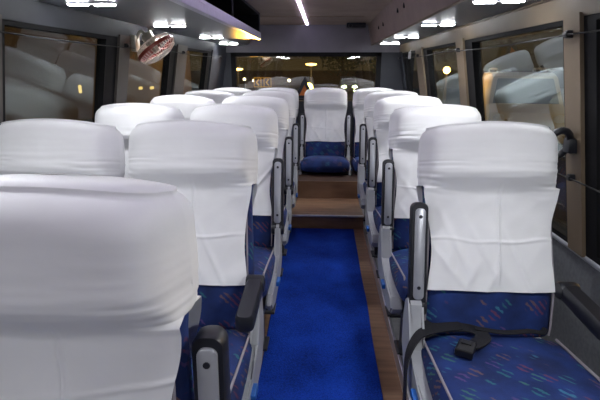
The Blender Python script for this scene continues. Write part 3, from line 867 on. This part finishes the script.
def wheels(t, xs, ys, r, w):
    for x in xs:
        for y in ys:
            m = MB(); m.lathe([(0, -w/2), (r*.55, -w/2), (r, -w/2+.03), (r, w/2-.03), (r*.55, w/2), (0, w/2)], Matrix.Translation((x, y, r)) @ Matrix.Rotation(R(90), 4, 'Y'), 20)
            m.build('wheel', M['tyre'], t, True)
def vehicle(name, loc, rz, prof, half, label, cat, paint, lights, lz, lx, glass):
    """side profile (y, z) extruded across and narrowed at the roof; front faces -y"""
    t = thing(name, loc, label, cat); t.rotation_euler.z = rz
    m = MB(); rings = []
    for u in (-1, -.93, .93, 1):
        rings.append([Vector((u*half*(1-.14*max(0, (z-.9))/.9), y, z if abs(u) < .95 else .25+(z-.25)*.985)) for y, z in prof])
    m.loft(rings); m.build('body', M[paint], t, True, 30)
    m = MB(); m.hexa([Vector(p) for p in glass['front']]+[Vector((p[0], p[1]+.02, p[2]-.02)) for p in glass['front']]); m.build('windscreen', M['carglass'], t)
    for sg in (-1, 1):
        m = MB(); m.lathe([(0, -.03), (lights, -.02), (lights*.9, .01), (0, .03)], Matrix.Translation((sg*lx, prof[0][0]-.01, lz)) @ Matrix.Rotation(R(90), 4, 'X'), 16)
        m.build('headlight', M['headlight' if name == 'car' else 'white_pl'], t, True)
    wheels(t, (-half+.10, half-.10), (prof[0][0]+.75, prof[-1][0]-.75), .31, .2)
    return t
car_prof = [(-2.0, .30), (-2.05, .55), (-1.95, .78), (-.9, .92), (-.3, 1.36), (1.0, 1.40), (1.75, 1.0), (2.0, .95), (2.05, .5), (2.0, .30)]
vehicle('car', (1.95, 37, GZ), 0, car_prof, .62, 'dark car facing the bus with both headlights on beyond the rear window', 'car', 'car', .21, .56, .40,
        {'front': [(-.5, -.84, .96), (.5, -.84, .96), (.44, -.36, 1.34), (-.44, -.36, 1.34)]})
van_prof = [(-2.2, .35), (-2.25, .75), (-2.15, 1.0), (-1.5, 1.15), (-.95, 1.78), (-.6, 1.86), (2.0, 1.86), (2.2, 1.5), (2.25, .5), (2.2, .35)]
v = vehicle('van', (5.15, 12.6, GZ), R(-14), van_prof, .84, 'pale yellow parked van with roof rails outside the right window', 'van', 'van', .13, .85, .62,
        {'front': [(-.72, -1.50, 1.17), (.72, -1.50, 1.17), (.62, -1.02, 1.73), (-.62, -1.02, 1.73)]})
for sg in (-1, 1):
    m = MB(); m.tube(smooth_path([(sg*.60, -.5, 1.86), (sg*.60, -.4, 1.95), (sg*.60, 1.5, 1.95), (sg*.60, 1.6, 1.86)], 4), .025, 8); m.build('roof_rail', M['alu'], v, True)
m = MB(); m.box((0, -2.24, .66), (.9, .04, .12), None, .01); m.build('grille', M['gasket'], v)

# trees
def tree(x, y, h, r, seed, label):
    t = thing('tree', (x, y, GZ), label, 'tree', 'dark trees beyond the rear window'); rnd = random.Random(seed)
    m = MB(); m.tube([(0, 0, 0), (.05, 0, h*.3), (0, .05, h*.6), (.1, 0, h*.85)], [.16, .12, .08, .03], 8)
    for k_ in range(6):
        a = rnd.uniform(0, 6.28); z = h*rnd.uniform(.35, .65)
        m.tube([(0, 0, z), (math.cos(a)*r*.6, math.sin(a)*r*.6, z+h*.2)], [.05, .015], 6)
    m.build('trunk', M['bark'], t, True)
    m = MB()
    for i in range(1500):
        a = rnd.uniform(0, 6.28); u = rnd.uniform(-1, 1); q_ = rnd.random()**.4
        lump = 1+.25*noise.noise((math.cos(a)*2, math.sin(a)*2, u*2+seed))
        c_ = Vector((math.cos(a)*math.sqrt(1-u*u)*r*q_*lump, math.sin(a)*math.sqrt(1-u*u)*r*q_*lump, h*.62+u*h*.38*q_*lump))
        e1 = Vector((rnd.uniform(-1, 1), rnd.uniform(-1, 1), rnd.uniform(-1, 1))).normalized()*.13; e2 = e1.orthogonal().normalized()*.07
        m.bm.faces.new([m.bm.verts.new(p) for p in (c_-e1, c_+e2, c_+e1, c_-e2)])
    m.build('foliage', M['leaf'], t)
tree(1.6, 41, 5.6, 2.3, 4, 'dark leafy tree beyond the rear window, left of the right-hand tree')
tree(4.6, 33, 4.4, 1.5, 9, 'greenish leafy tree at the right edge of the rear window')
# distant walls and a building with small lit windows on the left
m = MB(); m.box((0, 50, GZ+.9), (60, .3, 1.8)); tag(m.build('boundary_wall', M['plaster']), 'low ochre boundary wall far beyond the rear window', 'wall')
bt = thing('building', (-9.5, 20, GZ), 'low ochre building with small lit windows outside the left windows', 'building')
m = MB(); m.box((-1.5, 0, 1.7), (3, 26, 3.4)); m.build('facade', M['plaster'], bt)
m = MB(); m.box((-1.5, 0, 3.5), (3.4, 26.4, .2)); m.build('roof', M['gasket'], bt)
for y, z, w_, h_ in ((-8.3, 1.62, .26, .10), (-7.6, 1.55, .14, .10), (-2.4, 1.2, .16, .3), (3.6, 1.0, .4, .14), (5.2, .95, .5, .14), (8.5, 1.0, .4, .14)):
    m = MB(); m.box((.02, y, z), (.05, w_, h_)); m.build('window', M['lit_win'], bt)

# ------------------------------------------------------------------ lamps outside and world
lamp('POINT', 'street_lamp_light', (-.8, 29.5, 1.9), 420, (1, .6, .2), shadow_soft_size=.3)
lamp('POINT', 'street_lamp_light', (-5.6, 29.5, 1.6), 260, (1, .6, .2), shadow_soft_size=.3)
lamp('POINT', 'globe_lamp_light', (3.72, 13.6, 1.4), 120, (1, .55, .16), shadow_soft_size=.2)
lamp('POINT', 'yard_lamp_light', (8.5, 6.0, 4.0), 420, (1, .62, .25), shadow_soft_size=.3)
s = lamp('SPOT', 'rack_glow_spot', (-1.55, 12.0, .3), 15000, (1, .50, .06), spot_size=R(1.6), spot_blend=.6, shadow_soft_size=.1)  # added narrow spot, makes the orange glow under the left rack's end
s.rotation_euler = (Vector((-.62, 4.12, ZR-.01))-s.location).to_track_quat('-Z', 'Y').to_euler()

w = bpy.data.worlds.new('night'); sc.world = w; w.use_nodes = True
N = w.node_tree.nodes; L = w.node_tree.links
bg = N['Background']; tc = N.new('ShaderNodeTexCoord'); sp = N.new('ShaderNodeSeparateXYZ'); rp = N.new('ShaderNodeValToRGB')
L.new(tc.outputs['Generated'], sp.inputs[0]); mr = N.new('ShaderNodeMapRange'); mr.inputs['From Min'].default_value = -.1; mr.inputs['From Max'].default_value = .5
L.new(sp.outputs['Z'], mr.inputs['Value']); L.new(mr.outputs[0], rp.inputs['Fac'])
rp.color_ramp.elements[0].color = (.042, .028, .011, 1); rp.color_ramp.elements[1].color = (.006, .006, .007, 1)
L.new(rp.outputs['Color'], bg.inputs['Color']); bg.inputs['Strength'].default_value = 1.0

# ------------------------------------------------------------------ camera
cam = bpy.data.cameras.new('camera'); cam.sensor_width = 36; cam.lens = 27.0; cam.clip_start = .02; cam.clip_end = 300
co = bpy.data.objects.new('camera', cam); COL.objects.link(co); co.location = (0, 0, 1.25)
co.rotation_euler = (R(90-16.23), 0, R(2.9))
sc.camera = co
sc.view_settings.view_transform = 'Standard'; sc.view_settings.look = 'None'
sc.view_settings.exposure = 0.60; sc.view_settings.gamma = 1.0
